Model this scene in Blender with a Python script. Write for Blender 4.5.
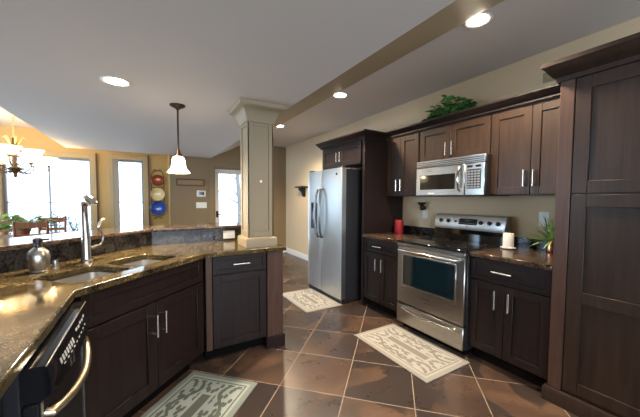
import bpy, bmesh, math, random
from mathutils import Vector, Matrix
random.seed(7)
PI = math.pi
S2 = math.sqrt(.5)
scene = bpy.context.scene
for o in list(bpy.data.objects):
    bpy.data.objects.remove(o)
C = scene.collection

# ------------------------------------------------------------------ camera
F_PX, YAW, PITCH, ROLL, CY, EYE = 289.89, .5352, .0492, .0055, 213.85, 1.341
fw = Vector((math.sin(YAW)*math.cos(PITCH), math.cos(YAW)*math.cos(PITCH), -math.sin(PITCH)))
rt = Vector((math.cos(YAW), -math.sin(YAW), 0))
up = rt.cross(fw)
r2 = rt*math.cos(ROLL) + up*math.sin(ROLL)
u2 = -rt*math.sin(ROLL) + up*math.cos(ROLL)
cam_data = bpy.data.cameras.new('camera')
cam = bpy.data.objects.new('camera', cam_data)
C.objects.link(cam)
M4 = Matrix((r2, u2, -fw)).transposed().to_4x4()
M4.translation = (0, 0, EYE)
cam.matrix_world = M4
cam_data.sensor_width = 36
cam_data.lens = F_PX/640*36
cam_data.shift_y = (CY-208.5)/640
cam_data.clip_start = .02
scene.camera = cam

# ------------------------------------------------------------------ world, daylight, exposure
scene.view_settings.view_transform = 'Standard'
scene.view_settings.look = 'None'
scene.view_settings.gamma = 1
scene.view_settings.use_curve_mapping = False
scene.view_settings.exposure = 1.0
scene.cycles.use_denoising = True
scene.cycles.max_bounces = 10
scene.cycles.sample_clamp_indirect = 6
w = bpy.data.worlds.new('sky')
scene.world = w
w.use_nodes = True
wn = w.node_tree.nodes
bg = wn['Background']
bg.inputs[0].default_value = (.62, .81, 1, 1)
bg.inputs[1].default_value = 3.0

def area(name, loc, rot, sx, sy, power, col, portal=False):
    l = bpy.data.lights.new(name, 'AREA')
    l.shape = 'RECTANGLE'; l.size = sx; l.size_y = sy; l.energy = power; l.color = col
    if portal: l.cycles.is_portal = True
    o = bpy.data.objects.new(name, l); C.objects.link(o)
    o.location = loc; o.rotation_euler = rot
    return o
# daylight falling through the two big openings that lie outside the photograph
area('side_window_daylight', (-4.75, 4.6, 1.25), (0, -PI/2, 0), 2.2, 3.4, 105, (.50, .73, 1))
area('rear_window_daylight', (.2, -2.75, 1.4), (PI/2, 0, 0), 4.2, 1.7, 42, (.95, .96, 1))
# portals at the windows in view
area('window_portal', (-1.62, 7.75, 1.3), (-PI/2, 0, 0), 1.4, 1.8, 1, (1, 1, 1), True)
area('window_portal', (-.35, 7.75, 1.3), (-PI/2, 0, 0), .7, 1.8, 1, (1, 1, 1), True)
area('window_portal', (1.75, 7.0, 1.0), (-PI/2, 0, 0), .9, 2.1, 1, (1, 1, 1), True)

# ------------------------------------------------------------------ helpers
def srgb(r, g, b):
    def f(c):
        c /= 255
        return c/12.92 if c <= .04045 else ((c+.055)/1.055)**2.4
    return (f(r), f(g), f(b), 1)

class N:
    """small node-material builder"""
    def __init__(s, name):
        s.m = bpy.data.materials.new(name); s.m.use_nodes = True
        s.t = s.m.node_tree; s.b = s.t.nodes['Principled BSDF']
    def n(s, typ, **kw):
        x = s.t.nodes.new(typ)
        for k, v in kw.items(): setattr(x, k, v)
        return x
    def l(s, a, b): s.t.links.new(a, b)
    def coord(s, scale=(1, 1, 1), rot=(0, 0, 0), loc=(0, 0, 0)):
        c = s.n('ShaderNodeTexCoord'); m = s.n('ShaderNodeMapping')
        m.inputs['Scale'].default_value = scale; m.inputs['Rotation'].default_value = rot
        m.inputs['Location'].default_value = loc
        s.l(c.outputs['Object'], m.inputs[0]); return m.outputs[0]
    def noise(s, v, scale, detail=3, rough=.5, dist=0):
        x = s.n('ShaderNodeTexNoise'); x.inputs['Scale'].default_value = scale
        x.inputs['Detail'].default_value = detail; x.inputs['Roughness'].default_value = rough
        x.inputs['Distortion'].default_value = dist
        if v is not None: s.l(v, x.inputs['Vector'])
        return x.outputs['Fac']
    def ramp(s, f, stops, interp='LINEAR'):
        r = s.n('ShaderNodeValToRGB'); r.color_ramp.interpolation = interp
        e = r.color_ramp.elements
        while len(e) < len(stops): e.new(.5)
        for i, (p, c) in enumerate(stops):
            e[i].position = p; e[i].color = c if len(c) == 4 else (*c, 1)
        s.l(f, r.inputs[0]); return r.outputs[0]
    def math(s, op, a, b=None, c=None):
        x = s.n('ShaderNodeMath', operation=op)
        for i, v in enumerate((a, b, c)):
            if v is None: continue
            if isinstance(v, (int, float)): x.inputs[i].default_value = v
            else: s.l(v, x.inputs[i])
        return x.outputs[0]
    def mix(s, f, a, b, blend='MIX'):
        x = s.n('ShaderNodeMix', data_type='RGBA', blend_type=blend)
        for i, v in ((0, f), (6, a), (7, b)):
            if isinstance(v, (int, float)): x.inputs[i].default_value = v
            elif isinstance(v, tuple): x.inputs[i].default_value = v
            else: s.l(v, x.inputs[i])
        return x.outputs[2]
    def set(s, **kw):
        for k, v in kw.items():
            i = s.b.inputs[k.replace('_', ' ')]
            if isinstance(v, (int, float, tuple)): i.default_value = v
            else: s.l(v, i)
        return s
    def bump(s, h, strength, dist=.01):
        x = s.n('ShaderNodeBump'); x.inputs['Strength'].default_value = strength
        x.inputs['Distance'].default_value = dist
        s.l(h, x.inputs['Height']); s.l(x.outputs[0], s.b.inputs['Normal'])

def plain(name, col, rough=.5, metal=0, spec=.5, coat=0, var=.06, scale=9):
    k = N(name)
    f = k.noise(k.coord(), scale, 3)
    d = tuple(c*(1-var) for c in col[:3])+(1,); u = tuple(min(1, c*(1+var)) for c in col[:3])+(1,)
    k.set(Base_Color=k.ramp(f, [(.3, d), (.7, u)]), Roughness=rough, Metallic=metal, Specular_IOR_Level=spec, Coat_Weight=coat)
    return k.m

def wood(name, dark, light, rough=.45, coat=.05, stretch=(22, 22, 1.6), scale=1.6):
    k = N(name)
    v = k.coord(stretch)
    f = k.noise(v, scale, 5, .62, .3)
    g = k.noise(k.coord((1, 1, 1)), 2.2, 2)
    col = k.mix(k.math('MULTIPLY', g, .45), k.ramp(f, [(.3, dark), (.72, light)]), dark)
    k.set(Base_Color=col, Roughness=rough, Coat_Weight=coat, Coat_Roughness=.25, Specular_IOR_Level=.27)
    return k.m

def granite(name, stops, spotcol, scale=5.5, rough=.10, spec=.34):
    k = N(name)
    v = k.coord()
    cloud = k.noise(v, scale, 6, .65, 1.2)
    fleck = k.noise(v, 60, 4, .7, .4)
    base = k.ramp(k.math('ADD', k.math('MULTIPLY', cloud, .58), k.math('MULTIPLY', fleck, .42)), stops)
    vo = k.n('ShaderNodeTexVoronoi'); vo.inputs['Scale'].default_value = 95
    k.l(v, vo.inputs['Vector'])
    spot = k.ramp(vo.outputs['Distance'], [(.10, (1, 1, 1)), (.2, (0, 0, 0))])
    m2 = k.ramp(k.noise(v, 25, 2), [(.52, (0, 0, 0)), (.6, (1, 1, 1))])
    k.set(Base_Color=k.mix(k.math('MULTIPLY', spot, m2), base, spotcol), Roughness=rough, Specular_IOR_Level=spec)
    return k.m

def steel(name, col=(.60, .60, .59, 1), rough=.3, axis='h'):
    k = N(name)
    v = k.coord((2, 2, 180) if axis == 'h' else (180, 180, 2))
    f = k.noise(v, 2, 3)
    k.set(Base_Color=col, Metallic=1.0, Roughness=k.math('ADD', k.math('MULTIPLY', f, .14), rough-.07))
    k.bump(f, .04, .002)
    return k.m

def emis(name, col, strength):
    k = N(name)
    k.set(Base_Color=col, Emission_Color=col, Emission_Strength=strength, Roughness=.4)
    return k.m

def floor_mat():
    k = N('slate_tile')
    T = .465
    c = k.n('ShaderNodeTexCoord'); sp = k.n('ShaderNodeSeparateXYZ'); k.l(c.outputs['Object'], sp.inputs[0])
    x, y = sp.outputs[0], sp.outputs[1]
    a = k.math('DIVIDE', k.math('ADD', k.math('MULTIPLY', k.math('ADD', x, y), S2), -1.895+T*20), T)
    b = k.math('DIVIDE', k.math('ADD', k.math('MULTIPLY', k.math('SUBTRACT', y, x), S2), -.312+T*20), T)
    fa, fb = k.math('FRACT', a), k.math('FRACT', b)
    da = k.math('ABSOLUTE', k.math('SUBTRACT', fa, .5)); db = k.math('ABSOLUTE', k.math('SUBTRACT', fb, .5))
    edge = k.math('MAXIMUM', da, db)
    grout = k.math('GREATER_THAN', edge, .494)
    cb = k.n('ShaderNodeCombineXYZ'); k.l(k.math('FLOOR', a), cb.inputs[0]); k.l(k.math('FLOOR', b), cb.inputs[1])
    wn_ = k.n('ShaderNodeTexWhiteNoise'); k.l(cb.outputs[0], wn_.inputs['Vector'])
    off = k.n('ShaderNodeVectorMath', operation='MULTIPLY_ADD')
    k.l(wn_.outputs['Color'], off.inputs[0]); off.inputs[1].default_value = (7, 7, 7); k.l(c.outputs['Object'], off.inputs[2])
    f = k.noise(off.outputs[0], 2.1, 5, .55, .5)
    g = k.noise(off.outputs[0], 9, 4, .6)
    body = k.ramp(f, [(.36, srgb(76, 60, 51)), (.50, srgb(92, 71, 58)), (.62, srgb(114, 88, 69))])
    patch = k.ramp(k.noise(off.outputs[0], 1.7, 4, .42, .5), [(.485, (0, 0, 0)), (.50, (1, 1, 1))])
    body = k.mix(k.math('MULTIPLY', patch, .85), body, srgb(60, 52, 50))
    body = k.mix(k.math('MULTIPLY', g, .35), body, srgb(50, 42, 40))
    tint = k.ramp(wn_.outputs['Value'], [(0, (.8, .8, .82)), (1, (1.1, 1.04, 1.0))])
    body = k.mix(1.0, body, tint, 'MULTIPLY')
    k.set(Base_Color=k.mix(grout, body, srgb(158, 140, 120)), Roughness=k.math('ADD', k.math('MULTIPLY', g, .2), k.math('ADD', k.math('MULTIPLY', grout, .4), .2)), Specular_IOR_Level=.5)
    k.bump(k.math('ADD', k.math('MULTIPLY', g, .3), k.math('MULTIPLY', grout, -1)), .25, .004)
    return k.m

def rug_mat(name, light, dark, W, L):
    """local x across (width W), local y along (length L); vine field, line border, striped middle bar"""
    k = N(name)
    c = k.n('ShaderNodeTexCoord'); sp = k.n('ShaderNodeSeparateXYZ'); k.l(c.outputs['Object'], sp.inputs[0])
    ax = k.math('ABSOLUTE', sp.outputs[0]); ay = k.math('ABSOLUTE', sp.outputs[1])
    ex = k.math('SUBTRACT', W/2, ax); ey = k.math('SUBTRACT', L/2, ay)
    e = k.math('MINIMUM', ex, ey)
    def band(v, lo, hi): return k.math('MULTIPLY', k.math('GREATER_THAN', v, lo), k.math('LESS_THAN', v, hi))
    border = k.math('LESS_THAN', e, .038)
    line = band(e, .058, .068)
    field = k.math('GREATER_THAN', e, .078)
    # vine: |ax - (a + b sin(k ay))| < t
    sn = k.math('SINE', k.math('MULTIPLY', ay, 17))
    vine = k.math('LESS_THAN', k.math('ABSOLUTE', k.math('SUBTRACT', ax, k.math('ADD', k.math('MULTIPLY', sn, .045), .125))), .013)
    mp = k.n('ShaderNodeCombineXYZ'); k.l(ax, mp.inputs[0]); k.l(k.math('MULTIPLY', ay, .55), mp.inputs[1])
    k.l(k.math('MULTIPLY', ax, .4), mp.inputs[2])
    vo = k.n('ShaderNodeTexVoronoi', voronoi_dimensions='2D'); vo.inputs['Scale'].default_value = 26; k.l(mp.outputs[0], vo.inputs['Vector'])
    leaf = k.math('LESS_THAN', vo.outputs['Distance'], .33)
    mid = k.math('MULTIPLY', k.math('LESS_THAN', ax, .033), k.math('LESS_THAN', ay, L*.26))
    midl = k.math('MULTIPLY', k.math('LESS_THAN', ax, .055), k.math('LESS_THAN', ay, L*.285))
    free = k.math('SUBTRACT', 1, midl)
    pat = k.math('MULTIPLY', k.math('MULTIPLY', k.math('MAXIMUM', vine, leaf), field), free)
    pat = k.math('MAXIMUM', k.math('MAXIMUM', pat, mid), line)
    pat = k.math('MAXIMUM', pat, k.math('MULTIPLY', border, .55))
    fz = k.noise(c.outputs['Object'], 160, 2)
    col = k.mix(k.math('MULTIPLY', pat, .9), light, dark)
    k.set(Base_Color=k.mix(k.math('MULTIPLY', fz, .3), col, dark), Roughness=.95, Specular_IOR_Level=.1)
    k.bump(fz, .4, .003)
    return k.m

def paint(name, col, rough=.6):
    k = N(name)
    f = k.noise(k.coord(), 1.3, 3)
    g = k.noise(k.coord(), 120, 2)
    k.set(Base_Color=k.mix(k.math('MULTIPLY', f, .1), col, tuple(c*.8 for c in col[:3])+(1,)), Roughness=rough, Specular_IOR_Level=.3)
    k.bump(g, .05, .002)
    return k.m

def glass_mat(name, tint=(1, 1, 1, 1), amount=.06):
    k = N(name)
    k.t.nodes.remove(k.b)
    tr = k.n('ShaderNodeBsdfTransparent'); tr.inputs[0].default_value = tint
    gl = k.n('ShaderNodeBsdfGlossy'); gl.inputs['Roughness'].default_value = .02
    mx = k.n('ShaderNodeMixShader')
    fr = k.n('ShaderNodeFresnel'); fr.inputs[0].default_value = 1.45
    k.l(k.math('ADD', fr.outputs[0], amount-.04), mx.inputs[0])
    k.l(tr.outputs[0], mx.inputs[1]); k.l(gl.outputs[0], mx.inputs[2])
    k.l(mx.outputs[0], k.t.nodes['Material Output'].inputs[0])
    return k.m

M = dict(
    espresso=wood('espresso_wood', srgb(27, 18, 17), srgb(43, 29, 26)),
    lit_espresso=wood('lamplit_espresso_wood', srgb(42, 29, 19), srgb(68, 48, 32)),  # espresso wood toned warmer for the recessed lights' glow on the wall cabinets
    kick=plain('dark_toe_kick', srgb(14, 11, 10), .8, spec=.1),
    granite=granite('brown_granite_gold_reflection', [(.38, srgb(22, 18, 15)), (.455, srgb(60, 49, 32)), (.50, srgb(102, 86, 52)), (.525, srgb(28, 24, 21)), (.59, srgb(120, 101, 64)), (.67, srgb(178, 158, 118))], srgb(190, 168, 128)),  # brown stone with gold veins; golden reflections are toned into it
    granite_brown=granite('brown_speckled_granite', [(.40, srgb(26, 22, 21)), (.48, srgb(66, 52, 42)), (.53, srgb(92, 74, 58)), (.56, srgb(48, 39, 34)), (.66, srgb(140, 120, 96))], srgb(170, 154, 128), 9),
    oven_glass=plain('teal_black_glass', (.006, .016, .022, 1), .06, 0, .6, var=.02),
    granite_dark=granite('black_grey_granite', [(.40, srgb(16, 15, 16)), (.50, srgb(38, 34, 33)), (.55, srgb(70, 64, 58)), (.58, srgb(34, 31, 31)), (.66, srgb(112, 102, 92))], srgb(120, 112, 100), 7, .2, .4),
    steel=steel('brushed_steel', (.40, .39, .37, 1), .29, 'h'),
    steelv=steel('brushed_steel_vertical', (.55, .565, .56, 1), .32, 'v'),
    nickel=plain('satin_nickel', (.38, .36, .335, 1), .27, 1, var=.02),
    chrome=plain('polished_steel', (.70, .68, .65, 1), .16, 1, var=.02),
    blackgloss=plain('black_glass', (.008, .008, .010, 1), .05, 0, .6, var=.02),
    blackplastic=plain('black_plastic', (.016, .016, .017, 1), .35),
    blackside=plain('black_textured_metal', (.018, .018, .022, 1), .4),
    darkdoor=plain('dark_dishwasher_door', (.022, .021, .024, 1), .22, .3),
    floor=floor_mat(),
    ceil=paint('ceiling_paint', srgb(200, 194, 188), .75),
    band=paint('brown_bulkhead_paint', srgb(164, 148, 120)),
    taupe=paint('taupe_wall_paint', srgb(212, 188, 154)),
    olive=paint('olive_brown_wall_paint', srgb(138, 118, 90)),
    cream=paint('yellow_cream_wall_paint', srgb(184, 152, 98)),
    column=paint('column_paint', srgb(142, 129, 106), .45),
    white=paint('white_trim_paint', srgb(226, 224, 216), .4),
    trimtaupe=paint('taupe_trim_paint', srgb(178, 154, 112), .45),
    greyframe=paint('backlit_window_frame_grey', srgb(140, 144, 152), .5),  # grey puts the frames' shade against bright panes into the colour
    bronze=plain('dark_bronze', (.045, .028, .018, 1), .4, .8),
    sinksteel=steel('sink_steel', (.68, .67, .65, 1), .34, 'h'),
    satin=plain('satin_steel', (.42, .40, .37, 1), .33, 1, var=.02),
    pantry=wood('brown_pantry_wood', srgb(42, 30, 23), srgb(64, 47, 37)),
    post=wood('light_brown_post_wood', srgb(66, 46, 38), srgb(92, 68, 56)),
    pullsteel=plain('pull_steel', (.72, .70, .66, 1), .26, 1, var=.02),
    darksteel=plain('dark_steel', (.20, .20, .20, 1), .25, 1, var=.02),
    handle_bronze=plain('champagne_metal', (.62, .52, .38, 1), .3, 1, var=.02),
    ironbrown=plain('antique_bronze', (.12, .075, .045, 1), .45, .7),
    plastic=plain('white_plastic', srgb(228, 226, 218), .35, var=.01),
    greyplastic=plain('grey_plastic', srgb(130, 130, 132), .4, var=.02),
    ringgrey=plain('dim_burner_print', srgb(52, 52, 54), .3),
    red=plain('red_wax', srgb(160, 38, 42), .45),
    wax=plain('white_wax', srgb(232, 228, 220), .5, var=.01),
    leaf=plain('green_leaf', srgb(118, 172, 92), .5, var=.35, scale=25),
    grass=plain('pale_grass_leaf', srgb(128, 160, 100), .5, var=.35, scale=25),
    leafd=plain('dark_green_leaf', srgb(66, 118, 56), .5, var=.35, scale=25),
    leafy=plain('bright_green_leaf', srgb(112, 150, 60), .5, var=.3, scale=25),
    copper=plain('copper', (.80, .36, .22, 1), .25, 1, var=.03),
    creamglaze=plain('cream_glaze', srgb(222, 196, 138), .2, coat=.5),
    blueglaze=plain('blue_glaze', srgb(22, 72, 170), .15, coat=.6, var=.2),
    copperglaze=plain('copper_glaze', srgb(150, 78, 52), .2, .5),
    oak=wood('oak_wood', srgb(120, 76, 40), srgb(160, 106, 62), .45, .1),
    signwood=wood('brown_sign_wood', srgb(88, 62, 40), srgb(118, 88, 60), .5, 0),
    signface=plain('tan_sign_face', srgb(146, 122, 92), .6),
    fixture=emis('lit_shade_glass', (1, .86, .62, 1), 5.0),
    downlight=emis('downlight_lens', (1, .88, .70, 1), 14.0),
    chshade=emis('lit_chandelier_glass', (1, .78, .46, 1), 1.7),
    goldmetal=plain('antique_gold', (.70, .50, .20, 1), .35, .9),
    glass=glass_mat('window_glass'),
    clear=glass_mat('clear_glass', (.96, .97, .97, 1), .08),
    snow=plain('snowy_ground', (.80, .84, .90, 1), .9),
    bush=plain('frosty_shrub_leaf', srgb(44, 60, 88), .8, var=.3),
    bark=plain('grey_bark', srgb(120, 112, 108), .9),
    olivevent=plain('olive_vent_paint', srgb(150, 140, 104), .5),
    display=emis('green_display', (.02, .06, .06, 1), .1),
    ink=plain('pale_marking', srgb(190, 190, 190), .5),
    terracotta=plain('terracotta', srgb(150, 86, 54), .7),
)

class MB:
    def __init__(s): s.bm = bmesh.new()
    def box(s, x0, x1, y0, y1, z0, z1, bev=.002, rot=None):
        bm = bmesh.new()
        bmesh.ops.create_cube(bm, size=1)
        for v in bm.verts:
            v.co = ((x0+x1)/2+v.co.x*(x1-x0), (y0+y1)/2+v.co.y*(y1-y0), (z0+z1)/2+v.co.z*(z1-z0))
        b = min(bev, .45*min(abs(x1-x0), abs(y1-y0), abs(z1-z0)))
        if b > 0: bmesh.ops.bevel(bm, geom=list(bm.edges), offset=b, segments=1, affect='EDGES', profile=.5)
        if rot is not None: bmesh.ops.transform(bm, matrix=rot, verts=bm.verts)
        return s._merge(bm)
    def _merge(s, bm):
        me = bpy.data.meshes.new('tmp'); bm.to_mesh(me); bm.free(); s.bm.from_mesh(me); bpy.data.meshes.remove(me); return s
    def tube(s, pts, r, seg=10, caps=True):
        pts = [Vector(p) for p in pts]; n = len(pts)
        rs = r if isinstance(r, (list, tuple)) else [r]*n
        rings = []; prev = None
        for i, p in enumerate(pts):
            t = (pts[min(i+1, n-1)]-pts[max(i-1, 0)])
            t = t.normalized() if t.length > 1e-9 else Vector((0, 0, 1))
            if prev is None:
                a = Vector((0, 0, 1)) if abs(t.z) < .9 else Vector((1, 0, 0))
                u = t.cross(a).normalized()
            else:
                u = (prev-t*prev.dot(t)).normalized()
            prev = u; v = t.cross(u)
            rings.append([s.bm.verts.new(p+(u*math.cos(2*PI*k/seg)+v*math.sin(2*PI*k/seg))*rs[i]) for k in range(seg)])
        for i in range(n-1):
            for k in range(seg):
                s.bm.faces.new((rings[i][k], rings[i][(k+1) % seg], rings[i+1][(k+1) % seg], rings[i+1][k]))
        if caps:
            s.bm.faces.new(list(reversed(rings[0]))); s.bm.faces.new(rings[-1])
        return s
    def cyl(s, a, b, r, r1=None, seg=16): return s.tube([a, b], [r, r if r1 is None else r1], seg)
    def lathe(s, prof, c=(0, 0, 0), seg=24, mat=None, caps=True):
        rings = []
        for r, z in prof:
            ring = []
            for k in range(seg):
                p = Vector((r*math.cos(2*PI*k/seg), r*math.sin(2*PI*k/seg), z))
                if mat is not None: p = mat @ p
                ring.append(s.bm.verts.new(p+Vector(c)))
            rings.append(ring)
        for i in range(len(rings)-1):
            for k in range(seg):
                s.bm.faces.new((rings[i][k], rings[i][(k+1) % seg], rings[i+1][(k+1) % seg], rings[i+1][k]))
        if caps:
            for ring in (rings[0], rings[-1]):
                try: s.bm.faces.new(ring)
                except ValueError: pass
        return s
    def poly(s, outer, z0, z1, holes=(), bev=0):
        bm = bmesh.new(); edges = []
        for loop in [outer]+list(holes):
            vs = [bm.verts.new((p[0], p[1], z0)) for p in loop]
            edges += [bm.edges.new((vs[i], vs[(i+1) % len(vs)])) for i in range(len(vs))]
        bmesh.ops.triangle_fill(bm, edges=edges, use_beauty=True)
        bmesh.ops.dissolve_limit(bm, angle_limit=.01, verts=bm.verts, edges=bm.edges) if not holes else None
        ext = bmesh.ops.extrude_face_region(bm, geom=list(bm.faces))
        bmesh.ops.translate(bm, verts=[e for e in ext['geom'] if isinstance(e, bmesh.types.BMVert)], vec=(0, 0, z1-z0))
        bmesh.ops.recalc_face_normals(bm, faces=bm.faces)
        if bev:
            es = [e for e in bm.edges if abs(e.verts[0].co.z-e.verts[1].co.z) < 1e-6 and len(e.link_faces) == 2 and e.calc_face_angle(0) > .8]
            bmesh.ops.bevel(bm, geom=es, offset=bev, segments=3, affect='EDGES', profile=.5)
        return s._merge(bm)
    def prism(s, prof, axis, a, b):
        """profile of (p,q) extruded along axis from a to b; for x: p->y q->z; y: p->x q->z; z: p->x q->y"""
        def mk(p, q, t):
            return {'x': (t, p, q), 'y': (p, t, q), 'z': (p, q, t)}[axis]
        A = [s.bm.verts.new(mk(p, q, a)) for p, q in prof]; B = [s.bm.verts.new(mk(p, q, b)) for p, q in prof]
        n = len(prof)
        fs = [s.bm.faces.new(A), s.bm.faces.new(list(reversed(B)))]
        for i in range(n): fs.append(s.bm.faces.new((A[i], B[i], B[(i+1) % n], A[(i+1) % n])))
        bmesh.ops.recalc_face_normals(s.bm, faces=fs)
        return s
    def sweep(s, path, prof, closed=False):
        """profile (outward offset, z) swept along a 2D path with mitred corners"""
        n = len(path); P = [Vector(p) for p in path]; rows = []
        for i in range(n):
            d1 = (P[i]-P[i-1]).normalized() if (i > 0 or closed) else None
            d2 = (P[(i+1) % n]-P[i]).normalized() if (i < n-1 or closed) else None
            d1 = d1 or d2; d2 = d2 or d1
            n1 = Vector((d1.y, -d1.x)); n2 = Vector((d2.y, -d2.x))
            m = (n1+n2).normalized(); m /= max(.3, m.dot(n1))
            rows.append([s.bm.verts.new((P[i].x+m.x*o, P[i].y+m.y*o, z)) for o, z in prof])
        k = len(prof); fs = []
        for i in range(n if closed else n-1):
            a, b = rows[i], rows[(i+1) % n]
            for j in range(k): fs.append(s.bm.faces.new((a[j], b[j], b[(j+1) % k], a[(j+1) % k])))
        if not closed: fs += [s.bm.faces.new(rows[0]), s.bm.faces.new(rows[-1])]
        bmesh.ops.recalc_face_normals(s.bm, faces=fs)
        return s
    def leaf(s, p, d, L, W, droop=.3, n=4, up=Vector((0, 0, 1))):
        p = Vector(p); d = Vector(d).normalized(); side = d.cross(up)
        side = side.normalized() if side.length > 1e-3 else Vector((1, 0, 0))
        rows = []
        for i in range(n+1):
            t = i/n; wd = W*.5*math.sin(PI*min(1, .12+.88*t)) if i < n else 0
            c = p+d*L*t+Vector((0, 0, -droop*L*t*t))
            rows.append((s.bm.verts.new(c-side*wd), s.bm.verts.new(c+Vector((0, 0, -wd*.3))), s.bm.verts.new(c+side*wd)))
        for i in range(n):
            a, b = rows[i], rows[i+1]
            s.bm.faces.new((a[0], a[1], b[1], b[0])); s.bm.faces.new((a[1], a[2], b[2], b[1]))
        return s
    def xf(s, m): bmesh.ops.transform(s.bm, matrix=m, verts=s.bm.verts); return s
    def build(s, name, mat, parent=None, label=None, smooth=True, loc=None, rotz=0, wnorm=False):
        me = bpy.data.meshes.new(name)
        s.bm.normal_update(); s.bm.to_mesh(me); s.bm.free()
        me.materials.append(mat)
        if smooth:
            for p in me.polygons: p.use_smooth = True
            me.set_sharp_from_angle(angle=.68)
        o = bpy.data.objects.new(name, me); C.objects.link(o)
        if parent is not None: o.parent = parent
        if loc: o.location = loc
        o.rotation_euler = (0, 0, rotz)
        if wnorm: o.modifiers.new('weighted_normal', 'WEIGHTED_NORMAL').keep_sharp = True
        if label: o['label'] = label
        return o

def thing(name, label, cat, loc=(0, 0, 0), rotz=0, group=None):
    o = bpy.data.objects.new(name, None); C.objects.link(o); o.empty_display_size = .05
    o.location = loc; o.rotation_euler = (0, 0, rotz)
    return tag(o, label, cat, group)
def tag(o, label, cat, group=None):
    o['label'] = label; o['category'] = cat
    if group: o['group'] = group
    return o
def struct(o): o['kind'] = 'structure'; return o
def copy_tree(o, parent=None):
    c = o.copy(); C.objects.link(c); c.parent = parent
    for ch in [x for x in bpy.data.objects if x.parent == o]: copy_tree(ch, c)
    return c
def lamp(name, parent, loc, power, col, radius=.04, spot=None):
    l = bpy.data.lights.new(name, 'SPOT' if spot else 'POINT'); l.energy = power; l.color = col; l.shadow_soft_size = radius
    if spot: l.spot_size = spot; l.spot_blend = .6
    o = bpy.data.objects.new(name, l); C.objects.link(o); o.parent = parent; o.location = loc
    return o

# ------------------------------------------------------------------ room shell
XW, ZC, ZS = 3.0, 2.64, 2.18
struct(MB().box(-4.6, XW, -2.5, 7.4, -.1, 0, 0).build('floor', M['floor'], smooth=False))
struct(MB().box(-4.75, XW+.15, -2.65, 7.7, ZC, ZC+.1, 0).build('ceiling', M['ceil'], smooth=False))
struct(MB().prism([(-1.156, ZC), (-1.156, ZS), (1.13, ZS), (1.13, ZC)], 'y', -2.5, 6.32).build('ceiling_lower', M['ceil'], smooth=False))
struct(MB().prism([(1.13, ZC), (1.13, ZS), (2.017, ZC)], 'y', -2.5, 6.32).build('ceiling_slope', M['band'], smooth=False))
struct(MB().box(XW, XW+.15, -2.65, 6.9, -.1, ZC, 0).build('wall_right', M['taupe'], smooth=False))
def wall_y(name, y0, y1, x0, x1, openings, mat):
    """wall slab between y0,y1 with rectangular openings (x0,x1,z0,z1)"""
    m = MB(); cur = x0
    for a, b, z0, z1 in sorted(openings):
        m.box(cur, a, y0, y1, -.1, ZC, 0)
        if z0 > 0: m.box(a, b, y0, y1, -.1, z0, 0)
        m.box(a, b, y0, y1, z1, ZC, 0); cur = b
    m.box(cur, x1, y0, y1, -.1, ZC, 0)
    return struct(m.build(name, mat, smooth=False))
YD, YB = 7.4, 6.75
W1 = (-2.27, -.985, .55, 2.13); W2 = (-.61, -.08, .55, 2.16); D1 = (1.27, 2.17, 0, 2.03)
wall_y('wall_dining', YD, YD+.28, -4.75, .40, [W1, W2], M['cream'])
wall_y('wall_far', YB, YB+.15, .40, XW+.15, [D1], M['olive'])
struct(MB().box(.40, .52, YB+.15, YD+.28, -.1, ZC, 0).build('wall_jog', M['cream'], smooth=False))
# left wall with wide opening, rear wall with window opening
struct(MB().box(-4.75, -4.6, -2.65, 2.8, -.1, ZC, 0).box(-4.75, -4.6, 6.4, YD, -.1, ZC, 0).box(-4.75, -4.6, 2.8, 6.4, 2.2, ZC, 0).box(-4.75, -4.6, 2.8, 6.4, -.1, .15, 0).build('wall_left', M['cream'], smooth=False))
struct(MB().box(-4.6, -2.0, -2.65, -2.5, -.1, ZC, 0).box(2.4, XW, -2.65, -2.5, -.1, ZC, 0).box(-2.0, 2.4, -2.65, -2.5, 2.15, ZC, 0).box(-2.0, 2.4, -2.65, -2.5, -.1, .65, 0).build('wall_rear', M['taupe'], smooth=False))
struct(MB().box(-12, 14, 7.7, 30, -.3, -.12, 0).build('ground_outside', M['snow'], smooth=False))
bp = [(0, 0), (.014, 0), (.014, .10), (.008, .12), (0, .12)]
struct(MB().sweep([(XW, YB), (XW, 3.92)], [(o, z) for o, z in bp]).build('baseboard_right', M['white']))
struct(MB().sweep([(.40, YB), (1.16, YB)], bp).sweep([(2.28, YB), (XW, YB)], bp).build('baseboard_far', M['white']))

def window(name, op, y, mull=(), rails=(), splay=0):
    x0, x1, z0, z1 = op
    root = struct(thing_plain(name))
    f = MB(); t = .036
    f.box(x0, x0+t, y+.12, y+.2, z0, z1).box(x1-t, x1, y+.12, y+.2, z0, z1).box(x0+t, x1-t, y+.12, y+.2, z0, z0+t).box(x0+t, x1-t, y+.12, y+.2, z1-t, z1)
    for mx in mull: f.box(mx-.012, mx+.012, y+.13, y+.19, z0+t, z1-t)
    for rz in rails: f.box(x0+t, x1-t, y+.135, y+.185, rz-.011, rz+.011)
    f.build('window_frame', M['greyframe'], root)
    MB().box(x0+t, x1-t, y+.155, y+.161, z0+t, z1-t, 0).build('window_pane', M['glass'], root)
    c = MB(); cw = .09
    c.box(x0-cw, x0, y-.02, y, z0-.02, z1+cw, .004).box(x1, x1+cw, y-.02, y, z0-.02, z1+cw, .004).box(x0, x1, y-.02, y, z1, z1+cw, .004)
    c.build('window_casing', M['trimtaupe'], root)
    MB().box(x0-.12, x1+.12, y-.05, y+.1, z0-.05, z0-.02, .005).build('window_sill', M['trimtaupe'], root)
    bnd = MB().box(x1+cw, x1+cw+.022, y-.035, y, z0-.02, z1+cw+.03, .004)
    bnd.build('casing_band', M['ironbrown'], root)
    if splay:
        MB().prism([(x0, y), (x0+splay, y+.12), (x0, y+.12)], 'z', z0, z1).build('splayed_jamb', M['white'], root)
    return root
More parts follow.
